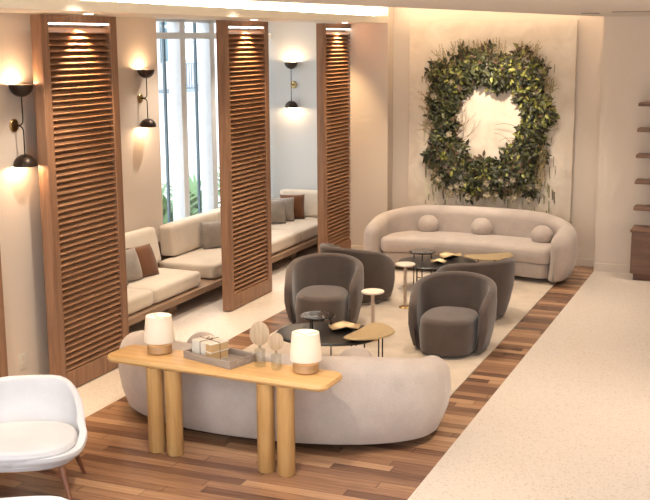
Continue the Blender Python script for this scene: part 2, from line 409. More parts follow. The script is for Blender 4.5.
# ------------------------------------------------------------------ wall sconces
def make_sconce():
    """local: wall at y=0, lamp sticks out toward -y"""
    t = thing('wall_sconce', '', 'wall lamp', group='two-headed wall sconces')
    m = MB(); R = Matrix.Rotation(PI/2, 3, 'X')
    k = MB(); k.lathe([(0,0), (.062,0), (.062,.012), (.055,.018), (0,.018)], 32)
    m.add([R @ Vector(v) for v in k.v], k.f); m.build('backplate', M['brass'], t, smooth=True, angle=40)
    D = .11
    m = MB(); m.tube([(0,-.016,0), (0,-.065,0)], .010, 12); m.build('arm', M['bronze'], t, smooth=True, angle=50)
    for s in (1, -1):
        pts = [(0, -.045, 0)]
        for q in range(7):
            a = q/6*PI/2; pts.append((0, -.055-.055*math.sin(a), s*(.055-.055*math.cos(a))))
        pts += [(0, -D, s*.27)]
        m = MB(); m.tube(pts, .0065, 10); m.build('rod', M['bronze'], t, smooth=True)
        m = MB(); r = .113; prof = []
        for q in range(11): a = q/10*PI/2; prof.append((r*math.sin(a), s*(.265 + r*1.0*(1-math.cos(a)))))
        for q in range(10, -1, -1): a = q/10*PI/2; prof.append(((r-.004)*math.sin(a), s*(.269 + (r-.004)*(1-math.cos(a)))))
        m.lathe(prof, 32, (0, -D, 0)); sh = m.build('shade', M['bronze'], t, smooth=True, angle=60)
        m = MB(); m.lathe([(0, s*.285), (.02, s*.287), (.028, s*.30), (.02, s*.312), (0, s*.314)], 20, (0, -D, 0)); m.build('bulb', M['bulb'], sh, smooth=True)
    return t
sc = make_sconce()
SC = [((-6.6, 8.33, 2.64), PI/2, 'bronze two-headed wall sconce at far left, left of the first full screen'),
      ((-7.9, 12.62, 2.66), PI/2, 'bronze two-headed wall sconce on the wall left of the tall window'),
      ((-7.65, 17.1, 2.67), 0, 'bronze two-headed wall sconce on the pale wall right of the middle screen')]
for i, (l, r, lab) in enumerate(SC):
    o = sc if i == 0 else dup(sc, l, r)
    o.location = l; o.rotation_euler = (0,0,r); o['label'] = lab
    d = Vector((.11, 0, 0)) if r else Vector((0, -.11, 0))
    for s in (1, -1):
        light('sconce_glow', 'POINT', Vector(l)+d+Vector((0,0,s*.352)), 4.2, (1,.66,.38), .03)
# outlet
t = thing('power_outlet', 'cream power outlet low on the wall left of the first full louvred screen', 'outlet', (-6.6, 8.26, .37))
m = MB(); m.box((.004, 0, 0), (.008, .12, .16)); m.build('plate', M['outlet'], t, bevel=.003)
for z in (-.035, .035):
    m = MB(); m.box((.0095, 0, z), (.003, .035, .04)); m.build('socket', M['skirting'], t)

# ------------------------------------------------------------------ soft shapes
def pillow_mesh(w, h, d, n=14, p=2.6, corner=.10):
    """upright pillow in the XZ plane, thickness along Y, centred"""
    vs = []; fs = []
    for side in (1, -1):
        for i in range(n+1):
            for j in range(n+1):
                u = -1+2*i/n; v = -1+2*j/n
                th = d/2*max(0, (1-abs(u)**p))**.5*max(0, (1-abs(v)**p))**.5
                k = 1-corner*(1-(abs(u*v))**2)*((abs(u)**8+abs(v)**8))*.5
                vs.append((u*w/2*k, side*th, v*h/2*k))
    for s in (0, 1):
        b = s*(n+1)**2
        for i in range(n):
            for j in range(n):
                q = (b+i*(n+1)+j, b+(i+1)*(n+1)+j, b+(i+1)*(n+1)+j+1, b+i*(n+1)+j+1)
                fs.append(q if s else q[::-1])
    return vs, fs
def soft_box(name, size, mat, parent=None, r=.06, puff=.02, loc=(0,0,0)):
    """upholstered block: rounded edges and a slightly crowned top; origin at bottom centre"""
    m = MB(); nx, ny, nz = 14, 10, 5
    sx, sy, sz = size
    bm = bmesh.new(); bmesh.ops.create_cube(bm, size=1)
    bmesh.ops.subdivide_edges(bm, edges=bm.edges[:], cuts=9, use_grid_fill=True)
    for v in bm.verts:
        p = Vector((v.co.x*sx, v.co.y*sy, v.co.z*sz)); h = Vector((sx/2, sy/2, sz/2))
        # spread grid lines toward edges for smooth rounding
        for a in range(3):
            u = p[a]/h[a]; p[a] = h[a]*math.copysign(abs(u)**.75, u)
        q = Vector([max(-h[a]+r, min(h[a]-r, p[a])) for a in range(3)])
        dlt = p-q
        if dlt.length > 1e-9: p = q + dlt.normalized()*r
        ux, uy = p.x/h.x, p.y/h.y
        pf = puff*(1-ux**2)*(1-uy**2)
        if p.z > 0: p.z += pf
        p.y += math.copysign(puff*.4*(1-ux**2)*(1-(p.z/h.z)**2 if abs(p.z) < h.z else 0), p.y) if abs(p.y) > h.y*.6 else 0
        v.co = p + Vector((0,0,sz/2))
    me = bpy.data.meshes.new(name); bm.to_mesh(me); bm.free(); me.shade_smooth(); me.materials.append(mat)
    o = bpy.data.objects.new(name, me); COL.objects.link(o); o.location = loc
    if parent: o.parent = parent
    return o

# ------------------------------------------------------------------ banquette platform and cushions
t = thing('bench_platform', 'long low timber bench platform running behind the louvred screens', 'bench', (-6.78, 9.3, 0))
m = MB(); m.box2((-1.08, 0, .17), (0, 7.75, .25)); m.build('deck', M['platform'], t, bevel=.006)
for y in (.5, 2.4, 4.3, 6.2, 7.4):
    m = MB(); m.box2((-.95, y-.1, 0), (-.18, y+.1, .17)); m.build('foot', M['platform'], t, bevel=.004)
m = MB(); m.box2((-1.10, 0, .25), (-1.045, 7.75, .66)); m.build('back_panel', M['platform'], t, bevel=.006)
SEATG = 'cream bench seat cushions'; BACKG = 'cream bench back cushions'
def seat(y0, y1, lab, x0=-7.72, x1=-6.84):
    o = soft_box('seat_cushion', (x1-x0, y1-y0-.012, .21), M['creamfab'], r=.055, puff=.02, loc=((x0+x1)/2, (y0+y1)/2, .251))
    tag(o, lab, 'cushion', SEATG); return o
seat(9.75, 11.10, 'cream bench seat cushion nearest the console table, its near end behind the screen')
seat(11.10, 12.28, 'cream bench seat cushion left of the middle screen, beside the rust pillow')
seat(12.62, 14.00, 'cream bench seat cushion under the window, cut off by the middle screen')
seat(14.00, 15.55, 'cream bench seat cushion just right of the middle screen')
seat(15.55, 17.02, 'cream bench seat cushion at the far end of the bay', )
def back(c, ln, rz, tilt, lab, h=.50, th=.17, r=.05):
    o = soft_box('back_cushion', (ln, th, h), M['creamfab'], r=r, puff=.01)
    o.rotation_euler = (tilt, 0, rz); o.location = c; tag(o, lab, 'cushion', BACKG); return o
TL = .20
back((-7.60, 10.55, .475), 1.28, -PI/2, TL, 'cream back cushion on the near bench, mostly behind the tall screen')
back((-7.60, 11.86, .475), 1.16, -PI/2, TL, 'cream leaning back cushion below the sconce on the left wall')
back((-7.68, 13.50, .475), 1.36, -PI/2, .06, 'cream back cushion below the window, left of the middle screen', h=.44, th=.24)
back((-7.68, 14.90, .475), 1.38, -PI/2, .06, 'cream back cushion below the window, behind the middle screen', h=.44, th=.24)
back((-7.28, 16.76, .475), .98, 0, -.10, 'cream back cushion against the pale far wall of the bay', h=.44, th=.20)
def pillow(name, lab, loc, w, h, d, rz, tilt, mat, group='bench throw pillows'):
    m = MB(); m.add(*pillow_mesh(w, h, d)); o = m.build(name, mat, smooth=True)
    bm = bmesh.new(); bm.from_mesh(o.data); bmesh.ops.remove_doubles(bm, verts=bm.verts, dist=.0005); bmesh.ops.recalc_face_normals(bm, faces=bm.faces); bm.to_mesh(o.data); bm.free()
    o.rotation_euler = (tilt, 0, rz); o.location = loc; tag(o, lab, 'pillow', group); return o
pillow('throw_pillow', 'rust brown throw pillow on the near bench beside a grey pillow', (-7.32, 11.62, .665), .42, .42, .18, math.radians(-104), .38, M['rustfab'])
pillow('throw_pillow', 'grey throw pillow leaning beside the rust brown one on the near bench', (-7.36, 11.30, .665), .42, .42, .18, math.radians(-106), .35, M['greyfab'])
pillow('throw_pillow', 'grey throw pillow half hidden behind the screen edge on the near bench', (-7.38, 10.98, .665), .42, .42, .15, math.radians(-110), .3, M['greyfab'])
pillow('throw_pillow', 'grey woven throw pillow under the window beside the middle screen', (-7.38, 13.72, .66), .50, .40, .17, math.radians(-125), .25, M['greyfab'])
pillow('throw_pillow', 'small taupe throw pillow lying behind the grey woven one', (-7.46, 14.55, .675), .5, .42, .15, math.radians(-105), .3, M['taupefab'])
pillow('throw_pillow', 'grey throw pillow just right of the middle screen', (-7.50, 15.90, .67), .40, .40, .19, math.radians(-150), .2, M['greyfab'])
pillow('throw_pillow', 'grey throw pillow sandwiched between a grey one and the rust one', (-7.46, 16.15, .67), .40, .40, .19, math.radians(-152), .2, M['greyfab'])
pillow('throw_pillow', 'rust brown throw pillow in the far corner of the bay', (-7.40, 16.42, .68), .42, .42, .19, math.radians(-158), .18, M['rustfab'])

# ------------------------------------------------------------------ upholstered shells (tub chairs and sofas)
def shell(path, heights, th, z0=.03, flare=.0, bulge=.03, endr=.12, seg=7, thf=None, lean=0):
    """path: list of 2D centreline points; the wall of thickness th follows it, with a full round top.
    flare: how far the wall moves outward from bottom to top; bulge: outward swell at mid height"""
    n = len(path); P = [Vector((p[0], p[1])) for p in path]
    arc = [0]
    for i in range(1, n): arc.append(arc[-1]+(P[i]-P[i-1]).length)
    LT = arc[-1]; rings = []
    for i in range(n):
        tg = (P[min(i+1, n-1)]-P[max(i-1, 0)]).normalized(); nr = Vector((tg.y, -tg.x))   # outward (path runs anticlockwise seen from above -> right side)
        e = min(arc[i], LT-arc[i])
        s = 1.0
        if e < endr: s = math.sqrt(max(0, 1-(1-e/endr)**2))
        s = max(s, .03)
        t0 = (thf(arc[i]/LT) if thf else th)
        w = t0*s; h = heights(arc[i]/LT) - (1-s)*t0*.6
        prof = []
        r = w/2; K = seg
        # outer side up, round top, inner side down, bottom
        zz = [z0, z0+.02, z0+(h-z0)*.25, z0+(h-z0)*.5, z0+(h-z0)*.75, h-r*1.0]
        for k, z in enumerate(zz):
            inset = .018 if k == 0 else 0
            prof.append((r-inset, z))
        for k in range(1, K*2):
            a = PI*k/(2*K); prof.append((r*math.cos(a), h-r+r*math.sin(a)))
        for k, z in enumerate(reversed(zz)):
            inset = .018 if k == 5 else 0
            prof.append((-r+inset, z))
        ring = []
        for o_, z in prof:
            q = (z-z0)/(h-z0)
            off = (flare(arc[i]/LT) if callable(flare) else flare)*q + bulge*math.sin(PI*min(1, max(0, q)))**1.0*(1 if o_ > 0 else .35)*s
            p = P[i]+nr*(o_+off)
            ring.append((p.x, p.y, z))
        rings.append(ring)
    m = MB(); k = len(rings[0]); vs = [v for r in rings for v in r]; fs = []
    for i in range(n-1):
        for j in range(k): fs.append((i*k+j, i*k+(j+1) % k, (i+1)*k+(j+1) % k, (i+1)*k+j))
    for i in (0, n-1):
        c = Vector((0,0,0))
        for v in rings[i]: c += Vector(v)
        vs.append(tuple(c/k)); b = len(vs)-1
        for j in range(k):
            fs.append((b, i*k+j, i*k+(j+1) % k))
    m.add(vs, fs); return m
def resample(pts, n):
    P = [Vector(p) for p in pts]; A = [0]
    for i in range(1, len(P)): A.append(A[-1]+(P[i]-P[i-1]).length)
    out = []
    # denser samples near both ends so that the arm ends round off smoothly
    for k in range(n):
        u = k/(n-1); u = u - .09*math.sin(4*PI*u)/(1.0) * .35 if False else u
        s = A[-1]*(0.5-0.5*math.cos(PI*u))*.35 + A[-1]*u*.65
        for i in range(1, len(P)):
            if A[i] >= s-1e-9:
                f = (s-A[i-1])/max(1e-9, A[i]-A[i-1]); out.append(P[i-1].lerp(P[i], f)); break
    return out
def block(outline, z0, z1, r, crown=0, rb=None):
    """outline (CCW 2D list) extruded, top edge rounded by r, bottom edge by rb"""
    rb = r if rb is None else rb
    n = len(outline); P = [Vector(p) for p in outline]; nr = []
    for i in range(n):
        t = (P[(i+1) % n]-P[i-1]).normalized(); nr.append(Vector((t.y, -t.x)))
    c = sum(P, Vector((0,0)))/n
    rows = []
    for k in range(6):
        a = PI/2*k/5; rows.append((rb*(1-math.sin(a)), z0+rb*(1-math.cos(a))))
    rows.append((-.008, (z0+z1)/2))
    for k in range(7):
        a = PI/2*k/6; rows.append((r*(1-math.cos(a)), z1-r+r*math.sin(a)))
    vs = []; fs = []
    for ins, z in rows:
        for i in range(n): q = P[i]-nr[i]*ins; vs.append((q.x, q.y, z))
    for j in range(len(rows)-1):
        for i in range(n): fs.append((j*n+i, j*n+(i+1) % n, (j+1)*n+(i+1) % n, (j+1)*n+i))
    top = (len(rows)-1)*n
    prev = top
    for f_ in (.8, .5, .2):
        b = len(vs)
        for i in range(n):
            v = Vector(vs[top+i][:2]); q = c.lerp(v, f_); vs.append((q.x, q.y, z1+crown*(1-f_*f_)))
        for i in range(n): fs.append((prev+i, prev+(i+1) % n, b+(i+1) % n, b+i))
        prev = b
    vs.append((c.x, c.y, z1+crown)); b = len(vs)-1
    for i in range(n): fs.append((prev+i, prev+(i+1) % n, b))
    vs.append((c.x, c.y, z0)); b = len(vs)-1
    for i in range(n): fs.append(((i+1) % n, i, b))
    m = MB(); m.add(vs, fs); return m

# ---- tub chair: opens toward local -y
def make_tub():
    t = thing('tub_chair', '', 'armchair', group='taupe swivel tub chairs')
    raw = []
    for k in range(121):
        u = -1+2*k/120
        if abs(u) > .72:                               # straight arms running forward
            q = (abs(u)-.72)/.28; raw.append((-math.copysign(.325-.03*q*q, u), .04-.24*q))
        else:
            a = PI/2+u/.72*PI/2; raw.append((.325*math.cos(a), .04+.30*math.sin(a)))
    path = resample(raw, 61)
    def hf(u):
        d = abs(u-.5)*2
        return .44 + .31*max(0, 1-d**2.1)**.62
    m = shell(path, hf, .075, z0=.035, flare=lambda u: .045+.085*max(0, math.sin(PI*u))**3, bulge=.035, endr=.05)
    m.build('backrest', M['brownfab'], t, smooth=True)
    out = []
    for k in range(48):
        a = 2*PI*k/48; c, s_ = math.cos(a), math.sin(a)
        x = .272*math.copysign(abs(c)**.75, c); y = .335*math.copysign(abs(s_)**.75, s_)
        out.append((x, y-.075))
    m = block(out, .035, .41, .06, .018, .02); m.build('seat', M['brownfab'], t, smooth=True)
    m = MB(); m.lathe([(0,0), (.25,0), (.25,.04), (0,.04)], 32, (0, 0, 0)); m.build('swivel_base', M['plinth'], t)
    return t
Z = .0145
tub = make_tub()
TUB = [((-4.96, 11.90, Z), math.radians(12), 'taupe tub chair facing the camera, nearest the middle screen'),
       ((-3.21, 11.40, Z), math.radians(2), 'taupe tub chair facing the camera, nearest the wood floor border on the right'),
       ((-5.02, 13.30, Z), math.radians(158), 'taupe tub chair turned away with its back to the middle screen, behind the first'),
       ((-3.40, 12.98, Z), math.radians(228), 'taupe tub chair turned away toward the far sofa, behind the right chair')]
for i, (l, r, lab) in enumerate(TUB):
    o = tub if i == 0 else dup(tub, l, r); o.location = l; o.rotation_euler = (0,0,r); o['label'] = lab; o.scale = (1.12, 1.12, 1.03)

# ---- curved sofa: opens toward local -y, 3.3 wide
def make_sofa():
    t = thing('curved_sofa', '', 'sofa', group='cream curved sofas')
    A_, raw = 1.47, []
    for k in range(301):
        aa = -52 + 284*k/300; a = math.radians(min(180, max(0, aa))); c, s_ = math.cos(a), math.sin(a)
        ext = max(0, -aa, aa-180)/52
        x = A_*math.copysign(abs(c)**.66, c)
        y = .40*math.copysign(abs(s_)**.8, s_)
        y -= .22*(x/A_)**2 + .40*ext; x *= 1-.02*ext
        raw.append((x, y))
    path = resample(raw, 121)
    def hf(u):
        d = abs(u-.5)*2
        return .81 - .19*max(0, (d-.45)/.55)**1.5
    m = shell(path, hf, .25, z0=.05, flare=.03, bulge=.075, endr=.16, seg=8)
    m.build('backrest', M['boucle'], t, smooth=True)
    def outline(fr, side):
        o = []; W = 1.36-side
        for k in range(41):          # front edge, left to right, concave
            x = -W + 2*W*k/40
            y = -.62 + .13*(1-(x/W)**2) + fr
            if abs(x) > W-.12: y += .10*((abs(x)-(W-.12))/.12)**2
            o.append((x, y))
        for k in range(41):          # rear
            x = W - 2*W*k/40; u = abs(x)/W
            y = .30 - .17*u*u - .34*u**10
            o.append((x, y))
        return o
    block(outline(.03, .03), .06, .255, .03, 0, .02).build('base', M['boucle'], t, smooth=True)
    block(outline(0, .0), .258, .46, .075, .02, .03).build('seat', M['boucle'], t, smooth=True)
    for x in (-1.1, 0, 1.1):
        m = MB(); m.lathe([(0,0), (.04,0), (.04,.07), (0,.07)], 16, (x, -.12-.1*(x/1.1)**2, 0)); m.build('foot', M['plinth'], t)
    return t
sofa = make_sofa()
sofa['label'] = 'cream curved sofa against the far wall, below the leafy wreath artwork'
sofa.location = (-4.09, 15.70, Z); sofa.rotation_euler = (0, 0, math.radians(-3)); sofa.scale = (.945, 1.08, 1.08)
s2 = dup(sofa, (-4.04, 8.42, Z), math.radians(180+3), scale=(.93, .98, .985), label='cream curved sofa in the foreground seen from behind the console table')
def ball(loc, lab, r=.16, grp=None):
    m = MB(); m.lathe([(r*math.sin(PI*k/20), -r*.94*math.cos(PI*k/20)) for k in range(21)], 32)
    o = m.build('ball_pillow', M['boucle'], smooth=True); o.location = loc; tag(o, lab, 'pillow', 'round ball pillows'); return o
ball((-4.87, 15.90, .61), 'round cream ball pillow on the far sofa, leftmost of its three')
ball((-4.04, 15.92, .61), 'round cream ball pillow in the middle of the far sofa')
ball((-3.06, 15.62, .60), 'round cream ball pillow on the far sofa by its right arm')
ball((-4.75, 8.50, .63), 'round cream ball pillow on the near sofa, showing behind the tied books')
ball((-3.27, 8.57, .63), 'round cream ball pillow on the near sofa, showing behind the right table lamp')

# ------------------------------------------------------------------ rug
m = MB(); m.box2((-5.36, 8.75, 0.001), (-2.76, 15.9, .014)); o = m.build('rug', M['rug'], bevel=.004)
tag(o, 'large beige wool rug under the chairs and coffee tables', 'rug')

# ------------------------------------------------------------------ coffee tables
def oval(a, b, n=64, bend=0):
    o = []
    for k in range(n):
        q = 2*PI*k/n; x = a*math.copysign(abs(math.cos(q))**.9, math.cos(q)); y = b*math.copysign(abs(math.sin(q))**.9, math.sin(q))
        y += bend*(x/a)**2; o.append((x, y))
    return o
def wire_legs(m, pts, z):
    for x, y in pts: m.tube([(x, y, 0), (x, y, z)], .008, 8)
    for i in range(len(pts)):
        a, b = pts[i], pts[(i+1) % len(pts)]; m.tube([(a[0], a[1], .10), (b[0], b[1], .10)], .006, 8)
def make_black():
    t = thing('coffee_table', '', 'coffee table', group='large black coffee tables')
    block(oval(.54, .43), .352, .38, .010, 0).build('top', M['blacktop'], t, smooth=True, angle=40)
    for x, y in ((-.28,-.2), (.28,-.2), (.28,.2), (-.28,.2)):
        m = MB(); m.tube([(x, y, 0), (x, y, .352)], .009, 8); m.build('leg', M['black'], t, smooth=True, angle=50)
    m = MB(); m.tube([(-.28,-.2,.1), (.28,.2,.1)], .006, 8); m.tube([(-.28,.2,.112), (.28,-.2,.112)], .006, 8); m.build('stretcher', M['black'], t)
    return t
def make_round():
    t = thing('side_table', '', 'side table', group='small round black marble side tables')
    m = MB(); m.lathe([(0,.478), (.175,.478), (.187,.486), (.187,.496), (.18,.502), (0,.502)], 48); m.build('top', M['marble'], t, smooth=True, angle=40)
    for k in range(3):
        a = 2*PI*k/3+.5; m = MB(); m.tube([(.14*math.cos(a), .14*math.sin(a), 0), (.14*math.cos(a), .14*math.sin(a), .478)], .008, 8); m.build('leg', M['black'], t, smooth=True, angle=50)
    return t
def make_gold():
    t = thing('side_table', '', 'side table', group='kidney shaped gold side tables')
    o = oval(.35, .19, bend=.12)
    block(o, .408, .428, .008, 0).build('top', M['gold'], t, smooth=True, angle=40)
    P_ = [(-.18,.03), (.02,-.08), (.2,.05)]
    for p in P_: m = MB(); m.tube([(*p, 0), (*p, .408)], .008, 8); m.build('leg', M['black'], t, smooth=True, angle=50)
    m = MB(); m.tube([(*P_[0], .1), (*P_[1], .1), (*P_[2], .1)], .006, 8); m.build('stretcher', M['black'], t)
    return t
def make_post():
    t = thing('drink_table', '', 'side table', group='pale pedestal drink tables')
    m = MB(); m.lathe([(0,.552), (.12,.552), (.132,.56), (.132,.572), (.125,.578), (0,.578)], 48); m.build('top', M['posttop'], t, smooth=True, angle=40)
    m = MB(); m.lathe([(0,.015), (.021,.015), (.021,.552), (0,.552)], 24); m.build('post', M['post'], t, smooth=True, angle=50)
    m = MB(); m.lathe([(0,0), (.078,0), (.078,.010), (.07,.016), (0,.016)], 40); m.build('base', M['brass'], t, smooth=True, angle=40)
    return t
bt, rt, gt, pt = make_black(), make_round(), make_gold(), make_post()
Z = .0145
for o, l, r, lab in [(bt, (-4.22, 10.22, Z), .25, 'large black oval coffee table between the near sofa and two tub chairs'),
                     (rt, (-4.42, 10.44, Z), 0, 'small round black marble side table beside the front left tub chair'),
                     (gt, (-3.71, 10.27, Z), math.radians(84), 'kidney shaped gold side table overlapping the near black coffee table'),
                     (pt, (-4.15, 11.42, Z), 0, 'pale pedestal drink table between the two front tub chairs')]:
    o.location = l; o.rotation_euler = (0,0,r); o['label'] = lab
dup(bt, (-4.22, 14.22, Z), .3, 'large black oval coffee table in front of the far sofa')
dup(rt, (-4.46, 14.30, Z), .3, 'small round black side table overlapping the far coffee table')
dup(gt, (-3.56, 14.62, Z), math.radians(35), 'kidney shaped gold side table in front of the far sofa')
dup(pt, (-4.29, 13.02, Z), 0, 'pale pedestal drink table between the near seating group and the far coffee table')
def bowl(loc, rz, w, d, h, lab, grp='shallow gilded bowls'):
    n = 16; k = 10; m = MB(); vs = []; fs = []
    for s, off in ((0, 0), (1, .007)):
        for j in range(k+1):
            for i in range(n):
                q = 2*PI*i/n; rr = j/k
                sq = 1/(abs(math.cos(q))**3+abs(math.sin(q))**3)**(1/3)
                x = w/2*rr*math.cos(q)*sq; y = d/2*rr*math.sin(q)*sq
                z = h*(rr**2)*(.45+.55*math.cos(2*q)**2) + off
                vs.append((x, y, z))
    for s in (0, 1):
        for j in range(k):
            for i in range(n):
                b = s*(k+1)*n; q = (b+j*n+i, b+j*n+(i+1) % n, b+(j+1)*n+(i+1) % n, b+(j+1)*n+i); fs.append(q[::-1] if s == 0 else q)
    for i in range(n): a = k*n+i; b = k*n+(i+1) % n; c = (k+1)*n; fs.append((a, b, b+c, a+c))
    mi = [0]*(k*n)+[1]*(k*n)+[1]*n
    m.v = vs; m.f = fs; m.m = mi; m.open = True
    o = m.build('decorative_bowl', [M['blacktop'], M['gold']], smooth=True); o.location = loc; o.rotation_euler = (0,0,rz); tag(o, lab, 'bowl', grp)
bowl((-4.09, 10.38, .396), .5, .34, .24, .065, 'shallow square gilded bowl on the near black coffee table')
bowl((-4.13, 14.50, .396), .7, .34, .24, .065, 'larger gilded bowl at the back of the far coffee table')
bowl((-4.17, 14.12, .396), .1, .22, .17, .045, 'smaller gilded bowl at the front of the far coffee table')

# ------------------------------------------------------------------ console table and the things on it
CT = thing('console_table', 'oak console table on four round column legs behind the near sofa', 'table', (-4.10, 7.635, 0), -.05)
out = []
Wc, Dc, rc = 1.03, .205, .09
for cx, cy, a0 in ((Wc-rc, -Dc+rc, -90), (Wc-rc, Dc-rc, 0), (-Wc+rc, Dc-rc, 90), (-Wc+rc, -Dc+rc, 180)):
    for k in range(9):
        a = math.radians(a0+90*k/8); out.append((cx+rc*math.cos(a), cy+rc*math.sin(a)))
m = block(out, .742, .797, .008, 0, .022); m.build('tabletop', M['oakx'], CT, smooth=True, angle=40)
for x in (-.565, -.385, .485, .665):
    m = MB(); m.lathe([(0,0), (.066,0), (.072,.008), (.072,.742), (0,.742)], 40, (x, -.135, 0)); m.build('leg', M['oakz'], CT, smooth=True, angle=50)

def make_lamp():
    t = thing('table_lamp', '', 'table lamp', group='lit table lamps with oak bases')
    m = MB(); m.lathe([(0,0), (.094,0), (.104,.010), (.104,.060), (.096,.072), (0,.074)], 48); m.build('base', M['lampwood'], t, smooth=True, angle=35)
    m = MB(); m.lathe([(0,.074), (.03,.074), (.03,.13), (0,.13)], 24); m.build('neck', M['brass'], t, smooth=True, angle=40)
    prof = [(.132,.102), (.110,.322), (.107,.322), (.129,.102), (.132,.102)]
    m = MB(); m.lathe(prof, 48); sh = m.build('lamp_shade', M['shade'], t, smooth=True, angle=50)
    m = MB()
    m.tube([(0,0,.13), (0,0,.30)], .003, 6)
    for k in range(3):
        a = 2*PI*k/3+.4; m.tube([(0,0,.30), (.106*math.cos(a), .106*math.sin(a), .312)], .0025, 6)
    m.build('spider', M['brass'], sh)
    m = MB(); m.lathe([(0,.14), (.02,.145), (.028,.18), (.02,.21), (0,.22)], 20); m.build('bulb', M['bulb'], sh, smooth=True)
    return t
lm = make_lamp(); lm.location = (-4.745, 7.745, .798); lm['label'] = 'table lamp with white shade at the left end of the console table'
dup(lm, (-3.365, 7.695, .798), .5, 'table lamp with white shade at the right end of the console table')
for x, y in ((-4.745, 7.745), (-3.365, 7.695)): light('lamp_glow', 'POINT', (x, y, .798+.26), .3, (1,.80,.60), .035)

tr = thing('serving_tray', 'grey wooden tray with cut-out handles on the console table', 'tray', (-4.165, 7.74, .798), math.radians(-17))
w, d, h = .54, .32, .062
m = MB(); m.box2((-w/2, -d/2, 0), (w/2, d/2, .012)); m.build('bottom', M['greywood'], tr)
for s in (1, -1):
    m = MB(); m.box2((-w/2, s*d/2-.008*s-.008, .012), (w/2, s*d/2-.008*s+.008, h)); m.build('side', M['greywood'], tr, bevel=.002)
    m = MB(); x0, x1 = (s*(w/2)-.016*s, s*w/2)
    m.box2((x0, -d/2+.016, .012), (x1, d/2-.016, .026)); m.box2((x0, -d/2+.016, h-.012), (x1, d/2-.016, h))
    for q in (1, -1): m.box2((x0, q*.065, .026), (x1, q*(d/2-.016), h-.012))
    m.build('handle', M['greywood'], tr)
bb = thing('book_bundle', 'stack of cream books tied with dark twine in the grey tray', 'books', (-4.265, 7.76, .8105), math.radians(-24))
z = 0
for i in range(2):
    hh = .070; dx = [.0, .006, -.004, .003][i]
    m = MB(); m.box2((-.13+dx, -.095, z), (.13+dx, .095, z+.004)); m.box2((-.13+dx, -.095, z+hh-.004), (.13+dx, .095, z+hh)); m.box2((-.13+dx, -.095, z+.004), (-.124+dx, .095, z+hh-.004)); 
    m.box2((-.13+dx, -.095, z+.004), (.05+dx, -.091, z+hh-.004))
    b = m.build('book', M['paper'], bb)
    m = MB(); m.box2((-.1235+dx, -.0905, z+.0042), (.126+dx, .090, z+hh-.0042)); m.build('pages', M['pages'], b)
    z += hh+.0004
m = MB()
for (a, b) in (((-.01, -.098), (-.01, .098)),):
    m.tube([(a[0], a[1], .001), (a[0], a[1], z+.002), (b[0], b[1], z+.002), (b[0], b[1], .001)], .003, 6)
m.tube([(-.134, 0, .001), (-.134, 0, z+.002), (.134, 0, z+.002), (.134, 0, .001)], .003, 6)
for s in (1, -1):
    m.tube([(-.01, 0, z+.003), (-.01+s*.025, .018, z+.016), (-.01+s*.035, 0, z+.006), (-.01, 0, z+.004)], .003, 6)
m.build('twine', M['twine'], bb)
def bottle(loc, s, hb, lab, rz, rr, tilt):
    t = thing('glass_bottle', lab, 'bottle', loc, rz, 'glass bottles with round stoppers')
    r = .042*s
    m = MB(); prof = [(0, .004), (r*.9, .004), (r, .012), (r, hb), (r*.99, hb+.012), (.3*r, hb+.022), (.3*r, hb+.04), (.38*r, hb+.045)]
    inn = [(.26*r, hb+.045), (.24*r, hb+.022), (r*.93, hb+.006), (r*.94, .03), (0, .024)]
    m.lathe(prof+inn, 32); m.build('bottle_glass', M['clear'], t, smooth=True, angle=50)
    # flat round stopper
    k = MB(); n = 28; vs = []
    for side in (-1, 1):
        for q in (1, .93):
            for i in range(n):
                a = 2*PI*i/n
                vs.append((rr*q*math.cos(a)*.82*(1-.12*math.sin(a) if math.sin(a) < 0 else 1), side*(.009 if q < 1 else .005), rr*q*math.sin(a)))
    fs = []
    for i in range(n):
        j = (i+1) % n
        fs += [(i, j, n+j, n+i), (2*n+i, 3*n+i, 3*n+j, 2*n+j), (i, 2*n+i, 2*n+j, j)]
    fs += [tuple(n+i for i in range(n)), tuple(3*n+i for i in range(n-1, -1, -1))]
    R = Matrix.Rotation(tilt, 3, 'Y')
    k.add([R @ Vector(v)+Vector((0, 0, hb+.05+rr*.95)) for v in vs], fs)
    k.lathe([(0, hb+.02), (.22*r, hb+.02), (.26*r, hb+.06), (0, hb+.06)], 16)
    k.build('stopper', M['stopper'], t, smooth=True, angle=40)
bottle((-3.765, 7.68, .798), 1.1, .135, 'tall clear glass bottle with a large round cream stopper beside the tray', .4, .098, .0)
bottle((-3.605, 7.65, .798), 1.0, .115, 'shorter clear glass bottle with a smaller tilted stopper, between the tall one and the lamp', .5, .072, .25)

